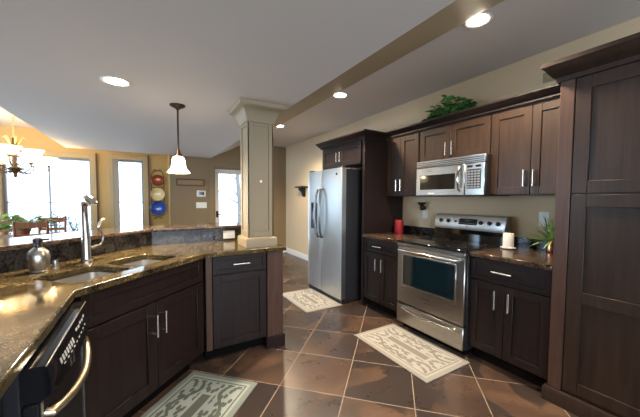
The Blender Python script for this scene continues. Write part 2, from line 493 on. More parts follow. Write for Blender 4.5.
def thing_plain(name):
    o = bpy.data.objects.new(name, None); C.objects.link(o); o.empty_display_size = .05; return o
window('window_1', W1, YD, mull=(-1.64,), rails=(1.26,))
window('window_2', W2, YD, rails=(1.26,), splay=.09)
# glazed door
dr = struct(thing_plain('door_1'))
x0, x1, _, z1 = D1
f = MB()
for a, b in ((x0, x0+.02), (x1-.02, x1)): f.box(a, b, YB, YB+.14, 0, z1)
f.box(x0, x1, YB, YB+.14, z1-.02, z1)
f.box(x0-.10, x0, YB-.02, YB, 0, z1+.03, .004).box(x1, x1+.10, YB-.02, YB, 0, z1+.03, .004).box(x0-.12, x1+.12, YB-.028, YB, z1+.03, z1+.13, .006)
f.build('door_frame', M['olive'], dr)
f = MB(); a, b = x0+.02, x1-.02
f.box(a, a+.09, YB+.05, YB+.09, 0, z1-.02).box(b-.09, b, YB+.05, YB+.09, 0, z1-.02).box(a+.09, b-.09, YB+.05, YB+.09, 0, .2).box(a+.09, b-.09, YB+.05, YB+.09, z1-.12, z1-.02)
f.box(a+.09, b-.09, YB+.055, YB+.085, .98, 1.0)
f.build('door_leaf', M['white'], dr)
MB().box(a+.09, b-.09, YB+.068, YB+.074, .2, z1-.12, 0).build('door_pane', M['glass'], dr)
MB().cyl((a+.045, YB+.05, 1.0), (a+.045, YB-.01, 1.0), .012).cyl((a+.045, YB-.01, 1.0), (a+.13, YB-.01, 1.0), .01).box(a+.02, a+.07, YB+.04, YB+.05, .93, 1.07).build('door_handle', M['bronze'], dr)

# ------------------------------------------------------------------ cabinets
def bar_pull(parent, x, z, L, vertical=True, y=0, label=None):
    m = MB(); d = .036
    if vertical:
        m.cyl((x, y-d, z-L/2), (x, y-d, z+L/2), .0075, seg=12)
        for s in (-1, 1): m.cyl((x, y-d, z+s*L*.38), (x, y, z+s*L*.38), .0065, seg=10)
    else:
        m.cyl((x-L/2, y-d, z), (x+L/2, y-d, z), .0075, seg=12)
        for s in (-1, 1): m.cyl((x+s*L*.38, y-d, z), (x+s*L*.38, y, z), .0065, seg=10)
    return m.build('handle', M['pullsteel'], parent)
def shaker(m, x0, x1, z0, z1, sw=.06, rails=(), y0=0, th=.02):
    m.box(x0, x0+sw, y0, y0+th, z0, z1).box(x1-sw, x1, y0, y0+th, z0, z1)
    zs = [z0]+list(rails)+[z1]
    m.box(x0+sw, x1-sw, y0, y0+th, z0, z0+sw).box(x0+sw, x1-sw, y0, y0+th, z1-sw, z1)
    for r in rails: m.box(x0+sw, x1-sw, y0, y0+th, r-sw/2, r+sw/2)
    m.box(x0+sw-.003, x1-sw+.003, y0+.011, y0+th-.002, z0+sw-.003, z1-sw+.003, 0)
    return m
def door(parent, x0, x1, z0, z1, mat, sw=.06, rails=(), handle=None):
    g = .0018
    d = shaker(MB(), x0+g, x1-g, z0+g, z1-g, sw, rails).build('door', mat, parent)
    if handle: bar_pull(d, *handle)
    return d
def drawer(parent, x0, x1, z0, z1, mat, handle=None, sw=.035):
    g = .0018
    d = shaker(MB(), x0+g, x1-g, z0+g, z1-g, sw).build('drawer', mat, parent)
    if handle: bar_pull(d, *handle)
    return d
def carcass(parent, W, D, z0, z1, mat, x0=0): return MB().box(x0, W, .02, D, z0, z1, .001).build('carcass', mat, parent)
def kick(parent, W, D, z1, x0=0, mat=None): return MB().box(x0, W, .085, D, 0, z1, .001).build('toe_kick', mat or M['kick'], parent)
RR = -PI/2      # facing the room from the right wall
H_TOP = .875

# right of the range
c = thing('base_cabinet', 'dark two-door base cabinet with one drawer between range and tall pantry', 'cabinet', (2.32, 1.43, 0), RR, 'kitchen base cabinets')
carcass(c, .575, .675, .11, H_TOP, M['espresso']); kick(c, .575, .675, .11)
drawer(c, 0, .575, .695, .872, M['espresso'], (.265, .787, .15, False))
door(c, 0, .275, .115, .69, M['espresso'], handle=(.22, .57, .145)); door(c, .275, .575, .115, .69, M['espresso'], handle=(.32, .575, .145))
# left of the range
c = thing('base_cabinet', 'narrow dark base cabinet with drawer, between the fridge panel and the range', 'cabinet', (2.32, 2.832, 0), RR, 'kitchen base cabinets')
carcass(c, .635, .675, .11, H_TOP, M['espresso']); kick(c, .635, .675, .11)
drawer(c, .01, .60, .715, .872, M['espresso'], (.28, .79, .15, False))
door(c, .01, .305, .115, .71, M['espresso'], handle=(.255, .575, .145)); door(c, .305, .60, .115, .71, M['espresso'], handle=(.355, .58, .145))
MB().box(.60, .635, .002, .02, .11, H_TOP).build('filler', M['espresso'], c)
# peninsula end cabinet (faces the camera)
c = thing('base_cabinet', 'dark cabinet at the peninsula end, drawer above one wide plain panel door', 'cabinet', (.385, 2.44, 0), 0, 'kitchen base cabinets')
carcass(c, .665, .60, .10, H_TOP, M['espresso']); kick(c, .60, .60, .10)
MB().box(0, .048, 0, .02, .10, H_TOP).build('filler', M['post'], c, 'lighter brown filler strip')
drawer(c, .052, .51, .722, .872, M['espresso'], (.28, .80, .14, False))
door(c, .052, .51, .105, .716, M['espresso'])
MB().box(.515, .665, -.012, .60, .0, H_TOP, .003).build('end_post', M['post'], c)
MB().box(.50, .68, -.03, .60, 0, .105, .004).build('plinth', M['espresso'], c)
# sink cabinet, diagonal
ax = -.30; SX, SY = ax, 2.06+ax
SW = math.hypot(.385-ax, .385-ax)
c = thing('base_cabinet', 'dark diagonal sink base cabinet with false drawer front and two doors', 'cabinet', (SX, SY, 0), PI/4, 'kitchen base cabinets')
MB().box(.02, SW-.02, .02, .035, .11, H_TOP, .001).box(.02, .04, .035, .55, .11, H_TOP, .001).box(SW-.04, SW-.02, .035, .45, .11, H_TOP, .001).box(.04, SW-.04, .035, .45, .11, .13, .001).build('carcass', M['espresso'], c)
MB().box(.10, SW-.1, .085, .45, 0, .11, .001).build('toe_kick', M['kick'], c)
drawer(c, .015, SW-.03, .695, .872, M['espresso'], sw=.05)
mid = .475
door(c, .015, mid, .115, .688, M['espresso'], sw=.075, handle=(mid-.035, .545, .145))
door(c, mid, SW-.03, .115, .688, M['espresso'], sw=.075, handle=(mid+.035, .545, .145))
# cabinet on the near side of the dishwasher
c = thing('base_cabinet', 'dark base cabinet on the near side of the dishwasher, under the counter', 'cabinet', (-.345, .15, 0), PI/2, 'kitchen base cabinets')
carcass(c, .92, .58, .11, H_TOP, M['espresso']); kick(c, .92, .58, .11)
door(c, 0, .46, .115, .872, M['espresso'], handle=(.42, .75, .145)); door(c, .46, .92, .115, .872, M['espresso'], handle=(.50, .75, .145))

# wall cabinets
def wall_cab(label, y_left, W, z0, z1, D, xf, doors, mat, hz):
    c = thing('wall_cabinet', label, 'cabinet', (xf, y_left, 0), RR, 'kitchen wall cabinets')
    MB().box(0, W, .02, D, z0, z1, .001).build('carcass', mat, c)
    for x0, x1, hx in doors:
        door(c, x0, x1, z0+.004, z1-.03, mat, sw=.062, handle=(hx, hz, .135))
    return c
UX = 2.67
wall_cab('two-door wall cabinet left of the microwave, beside the fridge panel', 2.835, .54, 1.39, 2.14, XW-UX-.005, UX, ((0, .255, .22), (.255, .53, .29)), M['lit_espresso'], 1.52)
wall_cab('short two-door wall cabinet directly above the microwave, greenery on top', 2.29, .80, 1.765, 2.14, XW-UX-.005, UX, ((.005, .39, .355), (.39, .795, .425)), M['lit_espresso'], 1.87)
wall_cab('tall brown two-door wall cabinet between microwave and pantry', 1.485, .63, 1.39, 2.14, XW-UX-.005, UX, ((.0, .32, .285), (.32, .63, .355)), M['lit_espresso'], 1.525)
crown = [(0, 0), (.012, 0), (.012, .018), (.022, .022), (.045, .058), (.052, .062), (.052, .078), (0, .078)]
o = MB().sweep([(0, 0), (1.975, 0)], [(a, z+2.13) for a, z in crown]).build('crown_molding', M['espresso'], loc=(UX, 2.835, 0), rotz=RR)
tag(o, 'long dark crown molding along the top of the wall cabinets', 'molding')
# fridge enclosure: panel, cabinet over the fridge
o = MB().box(0, .04, 0, .68, 0, 2.12, .002).build('fridge_side_panel', M['espresso'], loc=(2.32, 2.876, 0), rotz=RR)
tag(o, 'tall dark panel standing between the refrigerator and the base cabinet', 'panel')
c = wall_cab('small two-door cabinet above the refrigerator', 3.87, .99, 1.80, 2.12, .68, 2.32, ((.02, .49, .45), (.49, .96, .53)), M['espresso'], 1.93)
MB().sweep([(0, .68), (0, 0), (1.034, 0), (1.034, .35)], [(a*1.35, z*1.15+2.105) for a, z in crown]).build('crown', M['espresso'], c)

# pantry
PW = 1.0
c = thing('pantry_cabinet', 'tall dark pantry cabinet with stacked panel doors at the right of the kitchen', 'cabinet', (2.30, .85, 0), RR)
MB().box(0, PW, .02, .695, .0, 2.13, .001).build('carcass', M['pantry'], c)
MB().box(0, .075, -.004, .02, .10, 2.13, .003).build('corner_stile', M['post'], c, 'corner stile toned lighter where light hits')  # lighter wood stands in for warm light hitting this stile
for a, b in ((.078, .54), (.543, 1.0)):
    door(c, a, b, 1.388, 2.10, M['pantry'], sw=.075)
    door(c, a, b, .115, 1.382, M['pantry'], sw=.075, rails=(.735,))
MB().sweep([(0, .019), (0, 0), (PW, 0)], [(0, 0), (.022, 0), (.022, .085), (.012, .10), (0, .10)]).build('plinth', M['pantry'], c)
MB().sweep([(0, .28), (0, 0), (PW, 0)], [(a*1.6, z*1.55+2.10) for a, z in crown]).build('crown', M['pantry'], c)

# ------------------------------------------------------------------ worktops
def fr(a, d):   # diagonal frame: a along (1,1), d along (-1,1)
    return ((a-d)*S2, (a+d)*S2)
ce = 2.02
outer = [(-.30, .15), (-.30, ce-.30), (2.41-ce, 2.41), (1.075, 2.41), (1.075, 3.04), (.02, 3.04), (-.97, 2.05), (-.97, .15)]
def rrect(a0, a1, d0, d1, r=.05, n=4):
    pts = []
    for (ca, cd, st) in ((a1-r, d1-r, 0), (a0+r, d1-r, 1), (a0+r, d0+r, 2), (a1-r, d0+r, 3)):
        for i in range(n+1):
            t = (st+i/n)*PI/2
            pts.append((ca+r*math.cos(t), cd+r*math.sin(t)))
    return pts
B1 = (1.085, 1.425, 1.545, 1.865); B2 = (1.475, 1.815, 1.545, 1.865)
holes = [[fr(*p) for p in rrect(*b)] for b in (B1, B2)]
o = MB().poly(outer, .875, .915, holes, .008).build('countertop', M['granite'], wnorm=True)
tag(o, 'brown granite worktop of the peninsula with the sink set into it', 'countertop')
o = MB().box(0, .635, -.03, .68, .875, .915, .008).build('countertop', M['granite_brown'], loc=(2.32, 2.832, 0), rotz=RR)
tag(o, 'short granite worktop left of the range under the red candle', 'countertop')
o = MB().box(0, .578, -.03, .68, .875, .915, .008).build('countertop', M['granite_brown'], loc=(2.32, 1.429, 0), rotz=RR)
tag(o, 'granite worktop right of the range holding the white candle and potted grass', 'countertop')
o = MB().box(0, .635, 0, .02, .915, 1.0, .002).build('backsplash', M['granite_dark'], loc=(2.98, 2.832, 0), rotz=RR)
tag(o, 'low dark granite backsplash behind the red candle', 'backsplash')
o = MB().box(0, .578, 0, .02, .915, 1.0, .002).build('backsplash', M['granite_dark'], loc=(2.98, 1.429, 0), rotz=RR)
tag(o, 'low dark granite backsplash behind the white candle and potted grass', 'backsplash')
# raised bar
struct(MB().poly([(.02, 3.06), (1.07, 3.06), (1.07, 3.18), (-.03, 3.18)], 0, 1.04).build('wall_bar', M['taupe'], smooth=False))
struct(MB().poly([(.012, 3.06), (-.03, 3.18), (-1.09, 2.12), (-.99, 2.058)], 0, 1.04).build('wall_bar_diagonal', M['taupe'], smooth=False))
struct(MB().box(-1.09, -.99, .15, 2.05, 0, 1.04, 0).build('wall_bar_left', M['taupe'], smooth=False))
o = MB().poly([(.022, 3.04), (1.07, 3.04), (1.07, 3.06), (.014, 3.06)], .915, 1.04).build('backsplash', M['granite_dark'], smooth=False)
tag(o, 'dark granite backsplash slab carrying the outlets beside the column', 'backsplash')
o = MB().poly([(.02, 3.04), (.012, 3.06), (-.99, 2.058), (-.97, 2.05)], .915, 1.04).build('backsplash', M['granite_dark'], smooth=False)
tag(o, 'dark granite backsplash slab rising behind the sink and faucet', 'backsplash')
o = MB().box(-.99, -.97, .15, 2.05, .915, 1.04, 0).build('backsplash', M['granite_dark'], smooth=False)
tag(o, 'dark granite backsplash slab at the far left behind the counter', 'backsplash')
o = MB().poly([(.03, 3.015), (1.08, 3.015), (1.08, 3.42), (-.14, 3.42), (-1.36, 2.20), (-1.36, .15), (-.95, .15), (-.95, 2.035)], 1.04, 1.07, (), .008).build('bar_top', M['granite_brown'], wnorm=True)
tag(o, 'glossy granite top of the raised breakfast bar in front of the windows', 'countertop')

# ------------------------------------------------------------------ sink, faucet, soap
sk = thing('sink', 'stainless steel double-bowl sink set under the granite worktop', 'sink', (0, 0, 0))
for B in (B1, B2):
    m = MB(); a0, a1, d0, d1 = B
    loops = []
    for ins, z, r in ((-.012, .874, .05), (0, .872, .05), (.004, .74, .05), (.02, .705, .06), (.05, .70, .04)):
        loops.append([(*fr(*p), z) for p in rrect(a0+ins, a1-ins, d0+ins, d1-ins, r)])
    V = [[m.bm.verts.new(p) for p in lp] for lp in loops]
    for i in range(len(V)-1):
        n = len(V[i])
        for k in range(n): m.bm.faces.new((V[i][k], V[i][(k+1) % n], V[i+1][(k+1) % n], V[i+1][k]))
    m.bm.faces.new(V[-1])
    b = m.build('bowl', M['sinksteel'], sk)
    cx, cy = fr((a0+a1)/2, (d0+d1)/2)
    MB().lathe([(.0, .7005), (.03, .7005), (.042, .704), (.045, .701)], (cx, cy, 0)).build('drain', M['chrome'], b)
fx, fy = fr(1.479, 1.99)
fc = thing('faucet', 'tall brushed steel pull-out faucet behind the sink', 'faucet', (fx, fy, .915), PI/4)
MB().lathe([(0, 0), (.034, 0), (.034, .008), (.029, .014), (.027, .02), (.027, .15), (.024, .165), (0, .17)]).build('body', M['nickel'], fc)
MB().tube([(0, 0, .15), (-.001, .001, .2), (-.003, .001, .27), (-.006, .0, .33), (-.010, -.006, .37), (-.016, -.022, .40)], [.0235, .0225, .021, .020, .020, .021], 14).build('spout', M['nickel'], fc)
MB().tube([(-.018, -.016, .385), (-.02, -.035, .408), (-.022, -.06, .418), (-.022, -.085, .408), (-.02, -.098, .385)], [.024, .031, .034, .031, .026], 16).build('spray_head', M['chrome'], fc)
MB().tube([(.02, 0, .085), (.06, 0, .095), (.095, 0, .10), (.115, 0, .125), (.118, 0, .16), (.105, 0, .20), (.09, 0, .215)], [.012, .011, .0085, .007, .007, .0065, .006], 10).build('lever', M['nickel'], fc)
MB().tube([(.088, 0, .222), (.10, 0, .25), (.12, 0, .275), (.135, 0, .285)], [.008, .015, .013, .004], 10).build('lever_tip', M['handle_bronze'], fc)
px, py = fr(1.205, 1.985)
sp = thing('soap_dispenser', 'rounded brushed steel soap dispenser beside the sink', 'soap dispenser', (px, py, .915))
MB().lathe([(0, 0), (.040, 0), (.042, .004), (.038, .012), (.049, .05), (.052, .085), (.046, .118), (.028, .136), (.02, .142), (0, .142)]).build('bottle', M['satin'], sp)
MB().lathe([(0, .14), (.014, .14), (.013, .165), (.022, .170), (.023, .190), (.013, .196), (0, .196)]).cyl((0, 0, .184), (.05, .0, .186), .006, seg=10).build('pump', M['blackplastic'], sp, 'dark pump top')
px, py = fr(1.30, 2.0)
o = MB().lathe([(0, 0), (.019, 0), (.019, .004), (.016, .008), (.016, .045), (.014, .05), (0, .05)]).build('air_gap_cap', M['nickel'], loc=(px, py, .915))
tag(o, 'small steel air gap cap between the soap dispenser and the faucet', 'sink fitting')

# ------------------------------------------------------------------ dishwasher
dw = thing('dishwasher', 'black dishwasher with bowed metal handle under the peninsula counter', 'dishwasher', (-.275, 1.085, 0), PI/2)
MB().box(0, .60, .04, .60, .10, .87, .003).build('tub', M['blackside'], dw)
MB().box(.01, .59, .08, .5, 0, .10, .002).build('toe_kick', M['kick'], dw)
MB().box(0, .60, 0, .04, .11, .76, .006).build('door', M['darkdoor'], dw)
for x in (.0, .585): MB().box(x, x+.015, -.004, .0, .11, .76, .001).build('edge_trim', M['steel'], dw, 'thin steel edge trim')
# console: straight top edge, bowed lower edge
m = MB(); n = 14; rows = []
for i in range(n+1):
    t = i/n; x = .60*t; bow = 4*t*(1-t)
    prof = [(.04, .868), (-.012, .866), (-.018, .860), (-.028-.011*bow, .80-.012*bow), (-.030-.013*bow, .785-.02*bow), (-.006, .765-.01*bow), (.04, .765-.01*bow)]
    rows.append([m.bm.verts.new((x, y, z)) for y, z in prof])
for i in range(n):
    for j in range(len(rows[0])):
        k = (j+1) % len(rows[0])
        m.bm.faces.new((rows[i][j], rows[i][k], rows[i+1][k], rows[i+1][j]))
m.bm.faces.new(rows[0]); m.bm.faces.new(list(reversed(rows[-1])))
bmesh.ops.recalc_face_normals(m.bm, faces=m.bm.faces)
con = m.build('console', M['blackgloss'], dw)
def on_console(x, s):   # point on the sloping face, s 0 top .. 1 bottom
    t = x/.60; bow = 4*t*(1-t)
    return Vector((x, -.018+s*(-.010-.011*bow), .860+s*(-.060-.012*bow)))
def chip(m, x, s, wx, ws, lift=.0012):
    a, b, c_, d = on_console(x, s), on_console(x+wx, s), on_console(x+wx, s+ws), on_console(x, s+ws)
    nn = (b-a).cross(d-a).normalized()
    if nn.y > 0: nn = -nn
    lo = [m.bm.verts.new(p+nn*.0001) for p in (a, b, c_, d)]; hi = [m.bm.verts.new(p+nn*lift) for p in (a, b, c_, d)]
    fs = [m.bm.faces.new(hi)]+[m.bm.faces.new((lo[i], lo[(i+1) % 4], hi[(i+1) % 4], hi[i])) for i in range(4)]
    bmesh.ops.recalc_face_normals(m.bm, faces=fs)
MB().tube([(.002, -.0165, .864), (.598, -.0165, .864)], .0022, 10).build('trim_line', M['satin'], con)
for i in range(7):
    m = MB(); chip(m, .10+i*.026, .40, .014, .26); m.build('button', M['ink'], con)
for i in range(5):
    m = MB(); chip(m, .33+i*.036, .30+.04*(i % 2), .022, .12); m.build('button', M['ink'], con)
for i in range(9):
    m = MB(); chip(m, .12+i*.042, .76, .016, .05); m.build('marking', M['ink'], con)
hp = [(.035+.53*i/12, -.014-.038*math.sin(PI*i/12)**.8, .705-.03*math.sin(PI*i/12)) for i in range(13)]
MB().tube([(.035, .0, .71)]+hp+[(.565, .0, .71)], .014, 12).build('handle', M['handle_bronze'], dw)

# ------------------------------------------------------------------ range
rg = thing('range', 'stainless steel electric range with black glass cooktop, between two base cabinets', 'range', (2.265, 2.193, 0), RR)
RW = .76
MB().box(.002, RW-.002, .03, .70, .06, .90, .003).build('body', M['blackside'], rg)
MB().box(.03, RW-.03, .06, .68, 0, .06, .002).build('base', M['kick'], rg)
d = MB().box(.003, RW-.003, -.012, .03, .275, .866, .006).build('oven_door', M['steel'], rg)
m = MB().box(.082, RW-.092, -.0155, -.011, .475, .782, .002); m.build('window', M['oven_glass'], d)
m = MB().box(.07, RW-.08, -.0145, -.011, .463, .794, .002); m.build('window_trim', M['pullsteel'], d)
hp = [(.05+.66*i/14, -.045-.022*math.sin(PI*i/14), .832) for i in range(15)]
MB().tube([(.05, -.01, .832)]+hp+[(.71, -.01, .832)], .0125, 12).build('handle', M['chrome'], d)
d = MB().box(.003, RW-.003, -.012, .03, .065, .265, .006).build('drawer', M['steel'], rg)
hp = [(.09+.58*i/14, -.024-.018*math.sin(PI*i/14), .225-.018*math.sin(PI*i/14)) for i in range(15)]
MB().tube([(.08, -.008, .23)]+hp+[(.68, -.008, .23)], .011, 12).build('handle', M['chrome'], d)
MB().box(.0, RW, -.018, .03, .868, .903, .005).build('front_trim', M['steel'], rg)
ct = MB().box(.0, RW, -.02, .60, .903, .922, .004).build('cooktop', M['blackgloss'], rg)
for i, (bx, by, r) in enumerate(((.19, .15, .10), (.57, .15, .08), (.19, .43, .08), (.57, .43, .10))):
    MB().lathe([(r-.006, .9222), (r-.006, .9226), (r, .9226), (r, .9222)], (bx, by, 0), 40, caps=False).build('burner_ring', M['ringgrey'], ct)
bgd = MB().prism([(.60, .90), (.585, 1.02), (.575, 1.06), (.61, 1.18), (.63, 1.19), (.69, 1.19), (.70, .90)], 'x', .0, RW).build('backguard', M['steel'], rg)
MB().box(.002, RW-.002, .5745, .60, .922, 1.035, .002).build('lower_panel', M['blackgloss'], rg, 'black strip behind cooktop')
tilt = math.atan2(.035, .12)
def guard(x, z):      # on the sloping control face
    return Vector((x, .575+.035*(z-1.06)/.12-.001, z))
R = Matrix.Rotation(-tilt, 4, 'X')
for i, (x, r) in enumerate(((.075, .021), (.165, .021), (.255, .011), (.53, .021), (.615, .021), (.695, .021))):
    p = guard(x, 1.115)
    kb = MB().lathe([(0, 0), (r, 0), (r*.9, .014), (r*.5, .02), (0, .02)], (0, 0, 0), 18, mat=Matrix.Rotation(PI/2, 4, 'X')).box(-.003, .003, -.026, -.014, -r*.85, r*.85, .001)
    kb.xf(Matrix.Translation(p) @ R).build('knob', M['blackplastic'], bgd)
m = MB().box(-.1, .1, -.003, .002, -.032, .032, .002)
dsp = m.xf(Matrix.Translation(guard(.39, 1.118)) @ R).build('display', M['blackgloss'], bgd)
m = MB().box(-.03, .03, -.0045, -.003, .004, .022, .0005); m.xf(Matrix.Translation(guard(.39, 1.118)) @ R).build('clock_readout', M['display'], dsp)
m = MB()
for i in range(10): m.box(-.09+i*.019, -.079+i*.019, -.0042, -.003, -.022, -.014, .0004)
m.xf(Matrix.Translation(guard(.39, 1.118)) @ R).build('button_row', M['greyplastic'], dsp)
m = MB().box(-.014, .014, -.002, .001, -.006, .006, .001); m.xf(Matrix.Translation(guard(.39, 1.072)) @ R).build('badge', M['greyplastic'], bgd)

# ------------------------------------------------------------------ microwave
mw = thing('microwave', 'stainless steel over-the-range microwave hung under the short wall cabinet', 'microwave', (2.60, 2.242, 0), RR)
MW = .765
MB().box(0, MW, .0, .395, 1.382, 1.76, .004).build('body', M['blackside'], mw)
g = MB().box(0, MW, -.025, .0, 1.69, 1.758, .004).build('vent_grille', M['steel'], mw)
for z in (1.700, 1.717, 1.734): MB().box(.012, MW-.012, -.0275, -.024, z, z+.007, .0005).build('slot', M['blackplastic'], g)
d = MB().box(0, .575, -.03, .0, 1.388, 1.685, .006).build('door', M['steel'], mw)
MB().box(.055, .475, -.0335, -.029, 1.452, 1.605, .004).build('window', M['blackgloss'], d)
MB().box(.16, .24, -.0325, -.029, 1.405, 1.42, .001).build('badge', M['plastic'], d)
MB().tube([(.53, -.028, 1.43)]+[(.53, -.045-.028*math.sin(PI*i/10), 1.44+.215*i/10) for i in range(11)]+[(.53, -.028, 1.665)], .012, 12).build('handle', M['chrome'], d)
cp = MB().box(.578, MW, -.03, .0, 1.388, 1.685, .006).build('control_panel', M['steel'], mw)
MB().box(.60, .65, -.0325, -.029, 1.645, 1.665, .001).build('display', M['blackgloss'], cp)
MB().box(.68, .73, -.0325, -.029, 1.645, 1.665, .001).build('display', M['blackgloss'], cp)
kp = MB().box(.598, .732, -.0325, -.029, 1.45, 1.63, .002).build('keypad', M['blackplastic'], cp)
for r in range(7):
    for q in range(4):
        MB().box(.606+q*.031, .629+q*.031, -.0345, -.032, 1.458+r*.024, 1.472+r*.024, .0006).build('key', M['greyplastic'], kp)

# ------------------------------------------------------------------ refrigerator
fg = thing('refrigerator', 'side-by-side stainless steel refrigerator with ice dispenser', 'refrigerator', (2.075, 3.868, 0), RR)
FW = .885
MB().box(.005, FW-.005, .075, .86, .03, 1.74, .004).build('body', M['blackside'], fg)
MB().box(.01, FW-.01, .03, .10, 0, .06, .003).build('grille', M['blackplastic'], fg)
for a, b in ((0, .385), (.389, FW)):
    m = MB(); n = 10; pr = [(a, .075)]+[(a+(b-a)*i/n, .012*(1-math.sin(PI*i/n)**.5)) for i in range(n+1)]+[(b, .075)]
    m.prism(pr, 'z', .065, 1.745)
    dd = m.build('door', M['steelv'], fg)
    hx = a+.345 if a == 0 else a+.045
    sd = -1 if a == 0 else 1
    hp = [(hx+sd*.022*math.sin(PI*i/14), -.02-.045*math.sin(PI*i/14)**.7, .82+.66*i/14) for i in range(15)]
    MB().tube([(hx, .006, .82)]+hp+[(hx, .006, 1.48)], .0155, 12).build('handle', M['darksteel'], dd)
    if a == 0:
        MB().box(.11, .29, -.005, .012, .92, 1.30, .006).build('dispenser', M['blackplastic'], dd)
        MB().box(.13, .27, -.008, -.004, 1.20, 1.28, .003).build('dispenser_panel', M['blackgloss'], dd)
        MB().box(.17, .23, -.012, -.004, 1.05, 1.16, .004).build('dispenser_paddle', M['greyplastic'], dd)
    else:
        MB().box(.76, .79, -.003, .012, 1.655, 1.685, .001).build('badge', M['bronze'], dd)
MB().box(.02, .10, .01, .09, 1.745, 1.765, .004).box(FW-.10, FW-.02, .01, .09, 1.745, 1.765, .004).build('hinge_cover', M['blackplastic'], fg)

# ------------------------------------------------------------------ column on the peninsula
cl = thing('column', 'cream square column with recessed panels standing on the peninsula worktop', 'column', (.875, 2.635, .915))
def sq(h): return [(-h, -h), (h, -h), (h, h), (-h, h)]
h = .118
sh = MB().box(-h+.008, h-.008, -h+.008, h-.008, .08, ZS-.915-.1, 0)
zt = ZS-.915-.13
for k in range(4):
    m = MB().box(-h, -h+.045, -h, -h+.012, .085, zt, .002).box(h-.045, h, -h, -h+.012, .085, zt, .002).box(-h+.045, h-.045, -h, -h+.012, .085, .14, .002).box(-h+.045, h-.045, -h, -h+.012, zt-.06, zt, .002)
    m.sweep([(-h+.045, 0), (-h+.045, 0.001)], [(0, 0), (.001, 0), (.001, .001)]) if False else None
    m.xf(Matrix.Rotation(k*PI/2, 4, 'Z'))
    me = bpy.data.meshes.new('t'); m.bm.to_mesh(me); m.bm.free(); sh.bm.from_mesh(me); bpy.data.meshes.remove(me)
sh.build('shaft', M['column'], cl)
MB().sweep(sq(h), [(-h+.001, 0), (.026, 0), (.026, .07), (.018, .08), (.004, .085), (-h+.001, .085)], True).build('base', M['column'], cl)
t0 = ZS-.915
MB().sweep(sq(h), [(-h+.001, t0-.165), (.004, t0-.165), (.010, t0-.16), (.010, t0-.145), (.016, t0-.135), (.022, t0-.11), (.040, t0-.075), (.066, t0-.05), (.082, t0-.042), (.09, t0-.025), (.09, t0), (-h+.001, t0)], True).build('capital', M['column'], cl)
MB().lathe([(0, 0), (.012, 0), (.012, .008), (.004, .014), (0, .014)], (0, -h+.008, 1.50-.915), 14, mat=Matrix.Rotation(PI/2, 4, 'X')).build('hook_knob', M['plastic'], cl, 'small white knob')

# ------------------------------------------------------------------ lamps
def downlight(label, x, y, z, power):
    r = thing('recessed_light', label, 'ceiling light', (x, y, z), 0, 'recessed ceiling lights')
    MB().lathe([(.072, 0), (.092, 0), (.095, -.004), (.086, -.008), (.072, -.004)], (0, 0, 0), 32, caps=False).build('trim_ring', M['white'], r)
    MB().lathe([(0, -.001), (.073, -.001), (.073, -.003), (0, -.003)], (0, 0, 0), 32, caps=False).build('lens', M['downlight'], r)
    lamp('bulb', r, (0, 0, -.03), power, (1, .82, .60), .07, 2.5)
DL = 105
downlight('round recessed light in the low ceiling, left of the pendant lamp', -.18, 2.57, ZS, DL)
downlight('round recessed light nearest the pantry, above the range', 2.073, 1.278, ZC, DL)
downlight('round recessed light in the ceiling in front of the refrigerator', 2.079, 3.034, ZC, DL)
downlight('small far recessed light seen right of the column capital', 2.03, 4.85, ZC, DL)
pd = thing('pendant_lamp', 'bronze pendant lamp with frosted white bell shade over the bar', 'pendant lamp', (.245, 2.93, ZS))
MB().lathe([(0, 0), (.066, 0), (.066, -.008), (.05, -.02), (.022, -.03), (.012, -.045), (0, -.045)]).build('canopy', M['bronze'], pd)
MB().cyl((0, 0, -.04), (0, 0, -.42), .0075, seg=12).build('rod', M['bronze'], pd)
MB().lathe([(0, -.40), (.014, -.40), (.016, -.42), (.03, -.435), (.034, -.455), (.03, -.462), (0, -.462)]).build('socket', M['bronze'], pd)
MB().lathe([(.026, -.455), (.045, -.465), (.053, -.49), (.057, -.53), (.066, -.565), (.088, -.595), (.096, -.602), (.093, -.604), (.083, -.594), (.061, -.562), (.053, -.53), (.049, -.49), (.040, -.47), (.026, -.462)], (0, 0, 0), 32, caps=False).build('shade', M['fixture'], pd)
lamp('bulb', pd, (0, 0, -.56), 16, (1, .80, .54), .03)
chx, chy = -1.72, 6.15
ch = thing('chandelier', 'ornate bronze and gold chandelier with glowing glass bowl shades over the dining table', 'chandelier', (chx, chy, 0))
m = MB()
for i in range(15):
    z = 2.62-.0265*i*1.0
    a = (0, PI/2)[i % 2]
    m.tube([(math.cos(a)*.012*math.cos(t*PI/6), math.sin(a)*.012*math.cos(t*PI/6), z+.017*math.sin(t*PI/6)) for t in range(13)], .0035, 6, False)
m.build('chain', M['goldmetal'], ch)
MB().lathe([(0, 2.64), (.06, 2.64), (.055, 2.62), (.02, 2.605), (0, 2.605)]).build('canopy', M['goldmetal'], ch)
MB().lathe([(0, 2.25), (.02, 2.24), (.02, 2.2), (.035, 2.16), (.05, 2.12), (.03, 2.08), (.022, 2.0), (.03, 1.93), (.022, 1.88), (.03, 1.83), (.065, 1.80), (.09, 1.79), (.07, 1.765), (.035, 1.73), (.02, 1.70), (.026, 1.68), (.014, 1.655), (0, 1.642)]).build('stem', M['ironbrown'], ch)
m = MB()
for i in range(6):
    a = i*PI/3; c_, s_ = math.cos(a), math.sin(a)
    m.tube([(c_*r, s_*r, z) for r, z in ((.015, 2.14), (.05, 2.17), (.07, 2.225), (.10, 2.26), (.125, 2.24))], [.007, .012, .014, .010, .004], 8)
m.build('leaf_crown', M['goldmetal'], ch)
bowl_pr = [(r*1.15, z*1.1) for r, z in [(.018, 0), (.05, .008), (.075, .03), (.09, .065), (.112, .105), (.122, .112), (.118, .114), (.105, .105), (.083, .066), (.068, .034), (.045, .014), (.018, .008)]]
